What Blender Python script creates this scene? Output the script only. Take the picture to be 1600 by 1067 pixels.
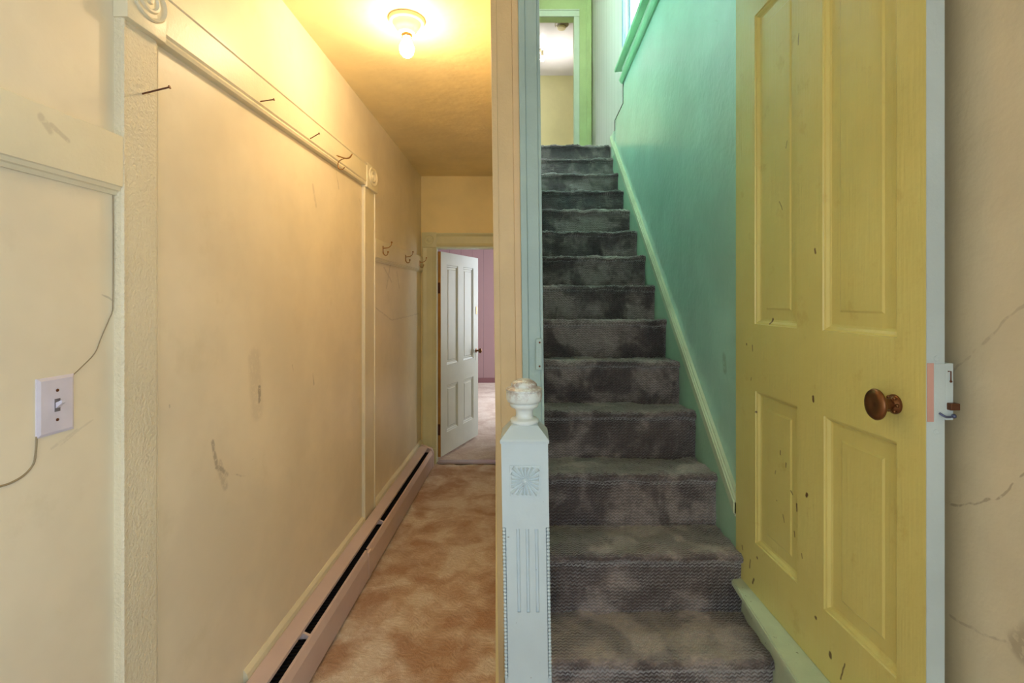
import bpy, bmesh, math, random
from mathutils import Vector, noise, Matrix
random.seed(7)
for o in list(bpy.data.objects):
    bpy.data.objects.remove(o)
SC = bpy.context.scene
COL = SC.collection
PI = math.pi

# ------------------------------------------------------------------ camera
EYE = 1.474
F = 780.0
VX, VY = 826.0, 468.0
cam_d = bpy.data.cameras.new('camera')
cam = bpy.data.objects.new('camera', cam_d)
COL.objects.link(cam)
cam.location = (0, 0, EYE)
cam.rotation_euler = (PI / 2, 0, 0)
cam_d.sensor_width = 36
cam_d.lens = F / 1600 * 36
cam_d.shift_x = (800 - VX) / 1600
cam_d.shift_y = -(533.5 - VY) / 1600
cam_d.clip_start = 0.02
SC.camera = cam

# ------------------------------------------------------------------ world, colour
w = bpy.data.worlds.new('world')
SC.world = w
w.use_nodes = True
w.node_tree.nodes['Background'].inputs[0].default_value = (0.75, 0.86, 1.0, 1)
w.node_tree.nodes['Background'].inputs[1].default_value = 2.0
SC.view_settings.view_transform = 'Standard'
SC.view_settings.look = 'None'
SC.view_settings.gamma = 1.0
SC.view_settings.use_curve_mapping = False
SC.view_settings.exposure = 0.33


def area(name, loc, direction, sx, sy, power, color, spread=PI):
    l = bpy.data.lights.new(name, 'AREA')
    l.shape = 'RECTANGLE'
    l.size = sx
    l.size_y = sy
    l.energy = power
    l.color = color
    l.spread = spread
    o = bpy.data.objects.new(name, l)
    o.location = loc
    o.rotation_euler = Vector(direction).to_track_quat('-Z', 'Y').to_euler()
    COL.objects.link(o)
    return o


# daylight at the window openings, plus an added glow under the upper ceiling
area('daylight_foyer', (0.0, -1.75, 1.45), (0, 1, -0.03), 1.15, 1.7, 4, (0.72, 0.86, 1.0))
area('added_side_daylight', (1.06, -0.75, 1.5), (-1, .12, -0.03), .9, 1.5, 20, (0.70, 0.84, 1.0))  # unseen side window, added to light the left wall
area('daylight_stair', (1.02, 3.45, 4.15), (-1, 0, -0.12), 1.05, 1.1, 120, (0.88, 0.97, 1.0))
area('daylight_far_room', (1.55, 6.4, 1.5), (-1, -0.05, -0.05), 1.6, 1.5, 140, (0.86, 0.92, 1.0))
area('daylight_upper_room', (-1.05, 8.0, 4.3), (1, -0.1, 0.35), 1.3, 1.2, 13, (0.95, 0.97, 1.0))
area('added_ceiling_glow', (.47, 7.8, 3.7), (0, 0.0, 1), .12, .12, 3.5, (1.0, 0.97, 0.93), math.radians(50))  # added upward light without a fixture, makes the glow on the ceiling
lamp = bpy.data.lights.new('added_stairwell_fill', 'POINT')  # added unseen light without a fixture, brightens the landing and stairs
lamp.energy = 26
lamp.color = (1.0, 0.96, 0.84)
lamp.shadow_soft_size = .07
fill_o = bpy.data.objects.new('added_stairwell_fill', lamp)
fill_o.location = (.25, 4.1, 5.25)
COL.objects.link(fill_o)

# ------------------------------------------------------------------ helpers
def lin(c):
    def f(v):
        v /= 255.0
        return v / 12.92 if v <= 0.04045 else ((v + 0.055) / 1.055) ** 2.4
    return (f(c[0]), f(c[1]), f(c[2]), 1.0)


class NT:
    def __init__(self, name):
        self.m = bpy.data.materials.new(name)
        self.m.use_nodes = True
        self.t = self.m.node_tree
        self.b = self.t.nodes['Principled BSDF']

    def n(self, typ, **kw):
        nd = self.t.nodes.new(typ)
        for k, v in kw.items():
            setattr(nd, k, v)
        return nd

    def put(self, sock, v):
        if isinstance(v, bpy.types.NodeSocket):
            self.t.links.new(v, sock)
        elif v is not None:
            sock.default_value = v

    def math(self, op, a, b=None, c=None, clamp=False):
        nd = self.n('ShaderNodeMath', operation=op, use_clamp=clamp)
        self.put(nd.inputs[0], a)
        self.put(nd.inputs[1], b)
        if c is not None:
            self.put(nd.inputs[2], c)
        return nd.outputs[0]

    def vm(self, op, a, b=None, out=0, scale=None):
        nd = self.n('ShaderNodeVectorMath', operation=op)
        self.put(nd.inputs[0], a)
        if b is not None:
            self.put(nd.inputs[1], b)
        if scale is not None:
            self.put(nd.inputs['Scale'], scale)
        return nd.outputs[out]

    def mix(self, fac, a, b):
        nd = self.n('ShaderNodeMix', data_type='RGBA')
        self.put(nd.inputs['Factor'], fac)
        self.put(nd.inputs[6], a)
        self.put(nd.inputs[7], b)
        return nd.outputs[2]

    def coord(self):
        return self.n('ShaderNodeTexCoord').outputs['Object']

    def noise(self, vec, scale, detail=3, rough=0.55, dist=0.0):
        nd = self.n('ShaderNodeTexNoise')
        self.put(nd.inputs['Vector'], vec)
        nd.inputs['Scale'].default_value = scale
        nd.inputs['Detail'].default_value = detail
        nd.inputs['Roughness'].default_value = rough
        nd.inputs['Distortion'].default_value = dist
        return nd.outputs['Fac']

    def ramp(self, v, lo, hi):
        nd = self.n('ShaderNodeMapRange', interpolation_type='SMOOTHSTEP')
        self.put(nd.inputs[0], v)
        nd.inputs[1].default_value = lo
        nd.inputs[2].default_value = hi
        return nd.outputs[0]

    def scaled(self, vec, s):
        return self.vm('MULTIPLY', vec, s)

    def bump(self, h, strength, dist=0.01, normal=None):
        nd = self.n('ShaderNodeBump')
        nd.inputs['Strength'].default_value = strength
        nd.inputs['Distance'].default_value = dist
        self.put(nd.inputs['Height'], h)
        if normal is not None:
            self.put(nd.inputs['Normal'], normal)
        return nd.outputs[0]

    def strokes(self, vec, items, wob=0.006, wscale=18):
        """mask of scuffs and cracks; items: (p0, p1, radius, strength)"""
        ns = self.n('ShaderNodeTexNoise')
        self.put(ns.inputs['Vector'], vec)
        ns.inputs['Scale'].default_value = wscale
        off = self.vm('SCALE', self.vm('SUBTRACT', ns.outputs['Color'], (0.5, 0.5, 0.5)), scale=wob * 2)
        v = self.vm('ADD', vec, off)
        out = None
        for p0, p1, r, s in items:
            a = Vector(p0)
            ab = Vector(p1) - a
            if ab.length < 1e-5:
                d = self.vm('DISTANCE', v, tuple(a), out=1)
            else:
                pa = self.vm('SUBTRACT', v, tuple(a))
                k = self.math('MULTIPLY', self.vm('DOT_PRODUCT', pa, tuple(ab), out=1), 1 / ab.length_squared, clamp=True)
                d = self.vm('LENGTH', self.vm('SUBTRACT', pa, self.vm('SCALE', tuple(ab), scale=k)), out=1)
            nd = self.n('ShaderNodeMapRange', interpolation_type='SMOOTHSTEP')
            self.put(nd.inputs[0], d)
            nd.inputs[1].default_value = r * 0.45
            nd.inputs[2].default_value = r
            nd.inputs[3].default_value = s
            nd.inputs[4].default_value = 0
            out = nd.outputs[0] if out is None else self.math('MAXIMUM', out, nd.outputs[0])
        return out


def paint(name, col, rough=0.5, var=0.06, bump=0.15, bscale=60, marks=None, mark_col=(95, 80, 60), chips=0.0,
          chip_col=(90, 60, 40), spec=0.5, wob=0.006, patch=None, coat=0.0):
    T = NT(name)
    v = T.coord()
    c = lin(col)
    dk = tuple(x * (1 - var * 2.2) for x in c[:3]) + (1,)
    lt = tuple(min(1, x * (1 + var)) for x in c[:3]) + (1,)
    n1 = T.noise(v, 2.3, 4, 0.6)
    base = T.mix(T.ramp(n1, 0.3, 0.7), dk, lt)
    if patch:
        base = T.mix(T.math('MULTIPLY', T.ramp(T.noise(v, 5.0, 6, 0.7), 0.55, 0.75), patch[1]), base, lin(patch[0]))
    if marks:
        m = T.strokes(v, marks, wob=wob)
        m = T.math('MULTIPLY', m, T.math('ADD', T.ramp(T.noise(v, 70, 3), 0.35, 0.55), 0.35, clamp=True))
        base = T.mix(m, base, lin(mark_col))
    if chips > 0:
        m = T.ramp(T.noise(v, 45, 4, 0.75), 0.76 - chips * 0.14, 0.79 - chips * 0.14)
        base = T.mix(m, base, lin(chip_col))
    T.put(T.b.inputs['Base Color'], base)
    T.b.inputs['Roughness'].default_value = rough
    T.b.inputs['Specular IOR Level'].default_value = spec
    if coat:
        T.b.inputs['Coat Weight'].default_value = coat
        T.b.inputs['Coat Roughness'].default_value = 0.12
    if bump:
        h = T.math('ADD', T.noise(v, bscale, 3), T.math('MULTIPLY', T.noise(v, 7, 3), 1.5))
        T.put(T.b.inputs['Normal'], T.bump(h, bump, 0.004))
    return T.m


def simple(name, col, rough=0.5, metal=0.0, emit=None, strength=0, bump=0.0, bscale=80):
    T = NT(name)
    v = T.coord()
    c = lin(col)
    dk = tuple(x * 0.82 for x in c[:3]) + (1,)
    T.put(T.b.inputs['Base Color'], T.mix(T.noise(v, 25, 3), dk, c))
    T.b.inputs['Roughness'].default_value = rough
    T.b.inputs['Metallic'].default_value = metal
    if emit:
        T.b.inputs['Emission Color'].default_value = emit
        T.b.inputs['Emission Strength'].default_value = strength
    if bump:
        T.put(T.b.inputs['Normal'], T.bump(T.noise(v, bscale, 3), bump, 0.003))
    return T.m


def link(name, bm, mat, parent=None, smooth=False, sharp=40):
    me = bpy.data.meshes.new(name)
    bmesh.ops.recalc_face_normals(bm, faces=bm.faces)
    bm.to_mesh(me)
    bm.free()
    if mat is not None:
        me.materials.append(mat)
    if smooth:
        for p in me.polygons:
            p.use_smooth = True
        me.set_sharp_from_angle(angle=math.radians(sharp))
    o = bpy.data.objects.new(name, me)
    COL.objects.link(o)
    if parent:
        o.parent = parent
    return o


def tag(o, label, cat, group=None):
    o['label'] = label
    o['category'] = cat
    if group:
        o['group'] = group
    return o


def structure(o, label=None):
    o['kind'] = 'structure'
    if label:
        o['label'] = label
    return o


def empty(name, loc=(0, 0, 0), rz=0):
    o = bpy.data.objects.new(name, None)
    o.location = loc
    o.rotation_euler = (0, 0, rz)
    o.empty_display_size = 0.05
    COL.objects.link(o)
    return o


def box(bm, x0, x1, y0, y1, z0, z1, bev=0.0, fn=None):
    t = bmesh.new()
    vs = [t.verts.new((x, y, z)) for x in (x0, x1) for y in (y0, y1) for z in (z0, z1)]
    for f in ((0, 1, 3, 2), (4, 6, 7, 5), (0, 4, 5, 1), (2, 3, 7, 6), (0, 2, 6, 4), (1, 5, 7, 3)):
        t.faces.new([vs[i] for i in f])
    if bev:
        bmesh.ops.bevel(t, geom=list(t.edges), offset=bev, segments=2, affect='EDGES', profile=0.6)
    merge(bm, t, fn)


def merge(bm, t, fn=None):
    mp = {}
    for v in t.verts:
        mp[v] = bm.verts.new(fn(v.co) if fn else v.co)
    for f in t.faces:
        try:
            bm.faces.new([mp[v] for v in f.verts])
        except ValueError:
            pass
    t.free()


def prism(bm, pts, a0, a1, axis, fn=None):
    """extrude a closed outline; axis 'y': pts are (x,z); 'x': pts are (y,z); 'z': pts are (x,y)"""
    def mk(p, a):
        if axis == 'y':
            return (p[0], a, p[1])
        if axis == 'x':
            return (a, p[0], p[1])
        return (p[0], p[1], a)
    A = [bm.verts.new(fn(Vector(mk(p, a0))) if fn else mk(p, a0)) for p in pts]
    B = [bm.verts.new(fn(Vector(mk(p, a1))) if fn else mk(p, a1)) for p in pts]
    bm.faces.new(A)
    bm.faces.new(B[::-1])
    n = len(pts)
    for i in range(n):
        bm.faces.new((A[i], A[(i + 1) % n], B[(i + 1) % n], B[i]))


def lathe(bm, prof, seg=32, fn=None, cap=True):
    """profile of (radius, z) around local z; fn maps a local point"""
    rings = []
    for r, z in prof:
        ring = []
        for i in range(seg):
            a = 2 * PI * i / seg
            p = Vector((r * math.cos(a), r * math.sin(a), z))
            ring.append(bm.verts.new(fn(p) if fn else p))
        rings.append(ring)
    for a, b in zip(rings, rings[1:]):
        for i in range(seg):
            bm.faces.new((a[i], a[(i + 1) % seg], b[(i + 1) % seg], b[i]))
    if cap:
        bm.faces.new(rings[0][::-1])
        bm.faces.new(rings[-1])


def tube(bm, pts, r, seg=10, r1=None):
    pts = [Vector(p) for p in pts]
    rings = []
    n = len(pts)
    up = Vector((0.13, 0.21, 0.97))
    for i, p in enumerate(pts):
        t = (pts[min(i + 1, n - 1)] - pts[max(i - 1, 0)]).normalized()
        s = t.cross(up)
        if s.length < 0.05:
            s = t.cross(Vector((1, 0, 0)))
        s.normalize()
        u = s.cross(t)
        rr = r if r1 is None else r + (r1 - r) * i / (n - 1)
        rings.append([bm.verts.new(p + (s * math.cos(2 * PI * k / seg) + u * math.sin(2 * PI * k / seg)) * rr) for k in range(seg)])
    for a, b in zip(rings, rings[1:]):
        for k in range(seg):
            bm.faces.new((a[k], a[(k + 1) % seg], b[(k + 1) % seg], b[k]))
    bm.faces.new(rings[0][::-1])
    bm.faces.new(rings[-1])


def smoothpts(ctrl, n=8):
    """Catmull-Rom through control points"""
    c = [Vector(p) for p in ctrl]
    c = [c[0] * 2 - c[1]] + c + [c[-1] * 2 - c[-2]]
    out = []
    for i in range(1, len(c) - 2):
        for k in range(n):
            t = k / n
            p0, p1, p2, p3 = c[i - 1], c[i], c[i + 1], c[i + 2]
            out.append(0.5 * ((2 * p1) + (-p0 + p2) * t + (2 * p0 - 5 * p1 + 4 * p2 - p3) * t * t + (-p0 + 3 * p1 - 3 * p2 + p3) * t ** 3))
    out.append(c[-2])
    return out


def ball(bm, c, r, sx=1, sy=1, sz=1, seg=14):
    prof = [(max(1e-4, r * math.sin(PI * i / 10)), -r * math.cos(PI * i / 10)) for i in range(11)]
    c = Vector(c)
    lathe(bm, prof, seg, lambda p: Vector((p.x * sx, p.y * sy, p.z * sz)) + c)


XL = -0.967      # plane of the left wall
XC = -0.946      # face of its casings
XR = 0.763       # stair side wall
def onleft(px, py, X=XL):
    d = F * X / (px - VX)
    return (X, d, EYE + (VY - py) * d / F)


# ------------------------------------------------------------------ materials
def sk(a, b, r, s, X=XL):
    return (onleft(*a, X), onleft(*b, X), r, s)

wall_marks = [
    sk((330, 690), (336, 728), 0.012, .45), sk((336, 728), (352, 741), 0.013, .45), sk((352, 741), (392, 743), 0.006, .4),
    sk((340, 725), (350, 760), 0.02, .22), sk((403, 606), (403, 626), 0.016, .55), sk((396, 608), (398, 624), 0.005, .5),
    sk((262, 633), (262, 637), 0.006, .8), sk((264, 655), (266, 656), 0.004, .6), sk((310, 627), (310, 628), 0.004, .7),
    sk((487, 584), (489, 600), 0.008, .4), sk((545, 578), (547, 592), 0.008, .4), sk((455, 570), (458, 590), 0.006, .25),
    sk((487, 290), (492, 322), 0.014, .2), sk((524, 268), (528, 295), 0.008, .35), sk((560, 310), (566, 334), 0.008, .3),
    sk((395, 560), (400, 640), 0.05, .12), sk((300, 780), (420, 700), 0.003, .15), sk((455, 600), (470, 640), 0.004, .3),
    sk((610, 412), (604, 450), 0.012, .3), sk((600, 418), (612, 440), 0.010, .25), sk((620, 425), (624, 450), 0.01, .25),
    sk((586, 480), (612, 500), 0.006, .25), sk((612, 500), (655, 490), 0.006, .2),
    sk((64, 185), (78, 205), 0.010, .2, XC), sk((80, 197), (105, 220), 0.007, .22, XC),
    sk((80, 700), (120, 672), 0.004, .12), sk((95, 695), (145, 655), 0.003, .12),
    sk((160, 460), (178, 470), 0.003, .3), sk((178, 150), (225, 148), 0.004, .3, XC),
    sk((25, 200), (60, 196), 0.004, .1), sk((205, 380), (205, 381), 0.004, .3, XC),
]
M = {}
M['left_wall'] = paint('left_wall_paint', (237, 227, 203), 0.42, 0.04, 0.12, 45, marks=wall_marks, mark_col=(92, 80, 64), patch=((214, 203, 172), 0.35))
M['cream_trim'] = paint('cream_trim_paint', (234, 227, 200), 0.38, 0.04, 0.2, 120, marks=wall_marks[22:27] + wall_marks[28:], mark_col=(110, 88, 62))
M['crackle'] = paint('crackled_casing_paint', (232, 224, 198), 0.4, 0.04, 0.9, 150)
M['hall_ceiling'] = paint('hall_ceiling_paint', (247, 229, 178), 0.5, 0.04, 0.5, 14)
M['end_wall'] = paint('end_wall_paint', (246, 226, 162), 0.5, 0.04, 0.2)
M['olive_trim'] = paint('olive_trim_paint', (216, 214, 170), 0.38, 0.04, 0.15)
M['peach'] = paint('peach_post_paint', (216, 190, 146), 0.45, 0.05, 0.3, 90, chips=0.25, chip_col=(120, 100, 80))
M['peach2'] = paint('tan_strip_paint', (218, 190, 148), 0.45, 0.05, 0.3, 90, chips=0.3, chip_col=(110, 80, 60))
M['blue_trim'] = paint('blue_green_trim_paint', (166, 192, 192), 0.35, 0.06, 0.3, 90, chips=0.15, chip_col=(110, 110, 110))
M['newel'] = paint('newel_paint', (192, 208, 216), 0.3, 0.05, 0.2, 60, chips=0.45, chip_col=(70, 55, 50))
M['beige'] = paint('beige_wall_paint', (214, 203, 178), 0.55, 0.05, 0.3, 40, marks=[
    ((0.87, 1.03, 1.05), (0.87, 0.93, 1.10), 0.003, .45), ((0.87, 0.93, 1.10), (0.87, 0.84, 1.22), 0.003, .45),
    ((0.87, 1.03, 1.32), (0.87, 0.84, 1.50), 0.004, .25), ((0.87, 1.03, 0.82), (0.87, 0.9, 0.85), 0.0045, .3),
    ((0.87, 0.88, 0.86), (0.87, 0.84, 0.92), 0.035, .4)], mark_col=(120, 95, 70), wob=0.012)
M['green'] = paint('green_stair_paint', (178, 217, 200), 0.3, 0.05, 0.8, 30, marks=[
    ((XR - .008, 2.05, 2.62), (XR - .008, 2.02, 2.60), 0.01, .4), ((XR - .008, 2.1, 2.5), (XR - .008, 2.08, 2.44), 0.006, .5),
    ((XR - .008, 1.95, 1.25), (XR - .008, 1.94, 1.2), 0.025, .35), ((XR - .008, 3.1, 1.94), (XR - .008, 3.08, 1.9), 0.012, .3)],
    mark_col=(90, 110, 60), coat=0.3)
M['green_trim'] = paint('green_window_trim_paint', (160, 212, 168), 0.3, 0.05, 0.1)
M['lime'] = paint('lime_landing_paint', (196, 216, 154), 0.35, 0.05, 0.2)
M['mint_trim'] = paint('mint_trim_paint', (222, 236, 216), 0.35, 0.04, 0.1)
M['stringer'] = paint('worn_skirt_paint', (206, 216, 184), 0.4, 0.08, 0.4, 80, chips=0.4, chip_col=(80, 70, 40))
M['stringer_face'] = paint('green_skirt_paint', (172, 208, 178), 0.4, 0.06, 0.3, 80)
M['ledge'] = paint('worn_ledge_paint', (200, 212, 184), 0.5, 0.12, 0.5, 60, chips=0.7, chip_col=(120, 124, 96))
M['white_panel'] = None
M['switch'] = simple('white_switch_plastic', (226, 222, 240), 0.3)
M['brass'] = simple('tarnished_brass', (158, 118, 68), 0.28, 0.75)
M['bronze'] = simple('aged_bronze', (128, 84, 52), 0.28, 0.75)
M['nail'] = simple('rusty_nail_steel', (104, 66, 44), 0.5, 0.5)
M['heater'] = paint('dusty_pink_enamel', (212, 192, 190), 0.35, 0.05, 0.1)
M['dark'] = simple('dark_heater_inside', (34, 28, 28), 0.6, 0.2)
M['porcelain'] = simple('cream_porcelain', (236, 220, 180), 0.25)
M['wire'] = simple('painted_over_wire', (158, 142, 112), 0.5)
M['far_door'] = paint('white_door_paint', (228, 232, 224), 0.4, 0.03, 0.15, 60, chips=0.1)
M['raw_wood'] = paint('bare_door_edge_wood', (205, 150, 80), 0.5, 0.12, 0.2)
M['rust'] = simple('rusty_hinge_steel', (110, 66, 44), 0.5, 0.4)
M['pink_edge'] = simple('bare_pink_wood', (214, 166, 156), 0.5)
M['door_edge'] = paint('pale_blue_edge_paint', (196, 210, 214), 0.35, 0.05, 0.2, 60, marks=[
    ((0.035, -.79, .95), (0.035, -.79, 1.02), 0.012, .2)], chips=0.1)
M['white_ceil'] = paint('upper_ceiling_paint', (214, 208, 206), 0.3, 0.03, 0.1)
M['cream_wall'] = paint('upper_room_wall_paint', (222, 214, 160), 0.5, 0.03, 0.1)
M['sash'] = paint('blue_grey_sash_paint', (128, 158, 190), 0.35, 0.05, 0.1)
M['darkbase'] = simple('mauve_baseboard', (120, 80, 84), 0.5)


def bulbmat():
    T = NT('glowing_bulb')
    T.b.inputs['Base Color'].default_value = (1, .95, .85, 1)
    T.b.inputs['Emission Color'].default_value = (1.0, 0.73, 0.43, 1)
    T.b.inputs['Emission Strength'].default_value = 235
    return T.m


def glassmat():
    T = NT('window_glass')
    T.b.inputs['Transmission Weight'].default_value = 1
    T.b.inputs['Roughness'].default_value = 0.02
    T.b.inputs['IOR'].default_value = 1.1
    return T.m


def yellow_door():
    chips = []
    rnd = random.Random(3)
    for (u, z, ln, r, s) in [(.36, .95, .0, .004, .9), (.35, .86, .02, .0035, .8), (.34, .78, .015, .003, .7), (.27, 1.0, .01, .003, .8),
                             (.30, .97, .012, .003, .8), (.33, .90, .01, .003, .7), (.25, .85, .0, .003, .8), (.24, .93, .01, .003, .6),
                             (.29, .80, .02, .003, .6), (.40, .75, .01, .003, .6), (.08, 1.32, .0, .005, .8), (.45, 1.2, .012, .005, .9),
                             (.42, .93, .006, .006, .9), (.12, 1.30, .02, .003, .8), (.11, 1.2, .01, .003, .7), (.05, .6, .01, .004, .8),
                             (.10, .56, .03, .004, .7), (.12, .52, .02, .005, .8), (.52, .56, .006, .007, .8), (.56, .53, .05, .003, .7),
                             (.22, 1.40, .01, .006, .9), (.28, 1.75, .03, .003, .5), (.30, 1.93, .02, .003, .5), (.38, 2.2, .03, .003, .5),
                             (.46, 1.6, .01, .005, .8), (.15, .62, .0, .006, .8), (.46, .62, .0, .006, .8), (.14, 1.1, .0, .005, .8)]:
        a = rnd.uniform(0.9, 2.2)
        z -= .492
        p = (0, -u, z)
        q = (0, -u + ln * math.cos(a), z + ln * math.sin(a))
        chips.append((p, q, r * 1.1, min(1, s + .1)))
    T = NT('mustard_door_paint')
    v = T.coord()
    base = T.mix(T.ramp(T.noise(v, 1.9, 4, 0.6), .3, .7), lin((208, 195, 120)), lin((220, 208, 132)))
    g = T.noise(T.scaled(v, (1, 1, 0.06)), 120, 2)
    base = T.mix(T.math('MULTIPLY', g, .18), base, lin((216, 190, 80)))
    base = T.mix(T.math('MULTIPLY', T.ramp(T.noise(v, 9, 5, .7), .58, .7), .25), base, lin((176, 140, 60)))
    m = T.strokes(T.scaled(v, (0, 1, 1)), chips, wob=.004, wscale=40)
    base = T.mix(m, base, lin((96, 62, 30)))
    m2 = T.ramp(T.noise(v, 60, 5, .8), .70, .74)
    base = T.mix(T.math('MULTIPLY', m2, .7), base, lin((140, 96, 36)))
    T.put(T.b.inputs['Base Color'], base)
    T.b.inputs['Roughness'].default_value = .33
    T.put(T.b.inputs['Normal'], T.bump(T.math('ADD', g, T.noise(v, 40, 3)), .25, .003))
    return T.m


def carpet(name, c_lo, c_mid, c_hi, stair):
    T = NT(name)
    v = T.coord()
    n1 = T.noise(v, 3.4, 3, .5, .8)
    n2 = T.noise(T.vm('ADD', v, (3.1, 1.7, 0)), 8.0, 3, .6, .6)
    k = T.math('ADD', T.math('MULTIPLY', n1, .75), T.math('MULTIPLY', n2, .35))
    r = T.n('ShaderNodeValToRGB')
    T.put(r.inputs[0], k)
    e = r.color_ramp.elements
    e[0].position = .45
    e[0].color = lin(c_lo)
    e[1].position = .64
    e[1].color = lin(c_hi)
    x = r.color_ramp.elements.new(.55)
    x.color = lin(c_mid)
    base = r.outputs[0]
    sep = T.n('ShaderNodeSeparateXYZ')
    T.put(sep.inputs[0], v)
    wob = T.math('MULTIPLY', T.noise(v, 14, 3), .03)
    # zigzag rows of tufts
    tri = T.math('PINGPONG', T.math('ADD', sep.outputs[0], T.math('MULTIPLY', T.noise(T.vm('ADD', v, (9, 4, 2)), 5, 2), .06 if stair else .3)), .008 if stair else .04)
    if stair:
        h = T.math('ADD', sep.outputs[2], T.math('MULTIPLY', sep.outputs[1], .9))
    else:
        h = sep.outputs[1]
    row = T.math('ADD', T.math('ADD', h, T.math('MULTIPLY', tri, .8)), wob if not stair else T.math('MULTIPLY', wob, .5))
    per = .006 if stair else .013
    zz = T.math('DIVIDE', T.math('PINGPONG', row, per), per)
    fuzz = T.noise(v, 260, 2)
    tuft = T.noise(T.scaled(v, (0.5, 1, 1)), 90 if stair else 70, 3, .7)
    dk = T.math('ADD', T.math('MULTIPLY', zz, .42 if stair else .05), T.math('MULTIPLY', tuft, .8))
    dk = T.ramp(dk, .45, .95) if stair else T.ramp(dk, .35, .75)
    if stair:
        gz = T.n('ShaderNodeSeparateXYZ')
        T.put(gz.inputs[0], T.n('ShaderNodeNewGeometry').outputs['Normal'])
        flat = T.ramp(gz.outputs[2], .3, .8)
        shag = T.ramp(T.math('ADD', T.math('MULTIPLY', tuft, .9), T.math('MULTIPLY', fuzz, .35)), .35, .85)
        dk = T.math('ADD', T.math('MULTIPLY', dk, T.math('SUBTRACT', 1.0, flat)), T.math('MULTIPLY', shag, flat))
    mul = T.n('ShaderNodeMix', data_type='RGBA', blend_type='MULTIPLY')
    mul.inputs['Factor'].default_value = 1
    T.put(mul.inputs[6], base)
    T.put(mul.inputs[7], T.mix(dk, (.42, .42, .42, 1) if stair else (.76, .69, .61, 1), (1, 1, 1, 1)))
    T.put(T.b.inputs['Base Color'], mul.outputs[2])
    T.b.inputs['Roughness'].default_value = 1
    T.b.inputs['Specular IOR Level'].default_value = .1
    T.b.inputs['Sheen Weight'].default_value = .7 if stair else .15
    T.b.inputs['Sheen Roughness'].default_value = .6
    hh = T.math('ADD', T.math('ADD', T.math('MULTIPLY', zz, .7 if stair else .3), T.math('MULTIPLY', fuzz, .6)), tuft)
    T.put(T.b.inputs['Normal'], T.bump(hh, .8, .006 if stair else .008))
    return T.m


M['bulb'] = bulbmat()
M['glass'] = glassmat()
M['door'] = yellow_door()
M['hall_carpet'] = carpet('tan_sculpted_carpet', (206, 174, 150), (230, 210, 194), (250, 244, 238), False)
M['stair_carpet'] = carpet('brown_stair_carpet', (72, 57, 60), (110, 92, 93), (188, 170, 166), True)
M['far_carpet'] = carpet('pale_far_carpet', (216, 198, 190), (228, 214, 206), (238, 228, 222), False)


def stripes(name, col, linecol, period, axis, width=.03, rough=.4, var=.05, wob=0.0):
    T = NT(name)
    v = T.coord()
    sep = T.n('ShaderNodeSeparateXYZ')
    T.put(sep.inputs[0], v)
    s = sep.outputs[axis]
    if wob:
        s = T.math('ADD', s, T.math('MULTIPLY', T.noise(v, 2, 2), wob))
    p = T.math('DIVIDE', T.math('PINGPONG', s, period / 2), period / 2)
    ln = T.ramp(p, width, 0.0)
    c = lin(col)
    base = T.mix(T.noise(v, 3, 4), tuple(q * (1 - var * 2) for q in c[:3]) + (1,), c)
    T.put(T.b.inputs['Base Color'], T.mix(ln, base, lin(linecol)))
    T.b.inputs['Roughness'].default_value = rough
    T.put(T.b.inputs['Normal'], T.bump(T.ramp(p, 0, width), .5, .004))
    return T.m


M['pink_panel'] = stripes('pink_groove_panelling', (150, 120, 122), (98, 74, 78), .2, 0, .05)
M['white_panel'] = stripes('pale_wallpaper', (228, 222, 218), (160, 150, 138), .16, 1, .06, .45, .04, wob=.03)

# ------------------------------------------------------------------ room shell
Y0 = -1.6
YE = 4.49          # end wall of the hall
def zc(y):         # the hall ceiling sags a little towards the far end
    return 2.70 - 0.0265 * y if y < YE else 2.58

def shell(name, mat, *boxes, label=None, fn=None):
    bm = bmesh.new()
    for b in boxes:
        box(bm, *b, fn=fn)
    return structure(link(name, bm, mat), label)

# left wall runs from the foyer to the end wall
shell('wall_left', M['left_wall'], (XL - .1, XL, Y0 - .12, YE + .01, -.05, 2.78), label='long cream wall on the left')
# floor of foyer and hall: dense sculpted carpet
bm = bmesh.new()
nx, ny = 90, 300
fx0, fx1, fy0, fy1 = -.97, .9, Y0, YE + .02
grid = []
for j in range(ny + 1):
    row = []
    for i in range(nx + 1):
        x = fx0 + (fx1 - fx0) * i / nx
        y = fy0 + (fy1 - fy0) * j / ny
        h = noise.noise(Vector((x * 9, y * 17, 0))) * .006 + noise.noise(Vector((x * 26, y * 55, 3))) * .004
        row.append(bm.verts.new((x, y, h)))
    grid.append(row)
for j in range(ny):
    for i in range(nx):
        bm.faces.new((grid[j][i], grid[j][i + 1], grid[j + 1][i + 1], grid[j + 1][i]))
structure(link('floor', bm, M['hall_carpet'], smooth=True, sharp=180), 'tan sculpted carpet of the hall')
shell('floor_slab', M['end_wall'], (XL - .1, 1.0, Y0 - .1, YE + .1, -.12, -.02), label='floor below the carpet').name = 'floor.001'

# ceiling of foyer and hall (sloping slab)
bm = bmesh.new()
prism(bm, [(Y0 - .1, zc(Y0)), (1.66, zc(1.66)), (1.66, 2.85), (Y0 - .1, 2.85)], XL - .1, .97, 'x')
prism(bm, [(1.66, zc(1.66)), (YE + .1, zc(YE)), (YE + .1, 2.85), (1.66, 2.85)], XL - .1, -.115, 'x')
structure(link('ceiling', bm, M['hall_ceiling'], smooth=False), 'yellow hall ceiling')

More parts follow.
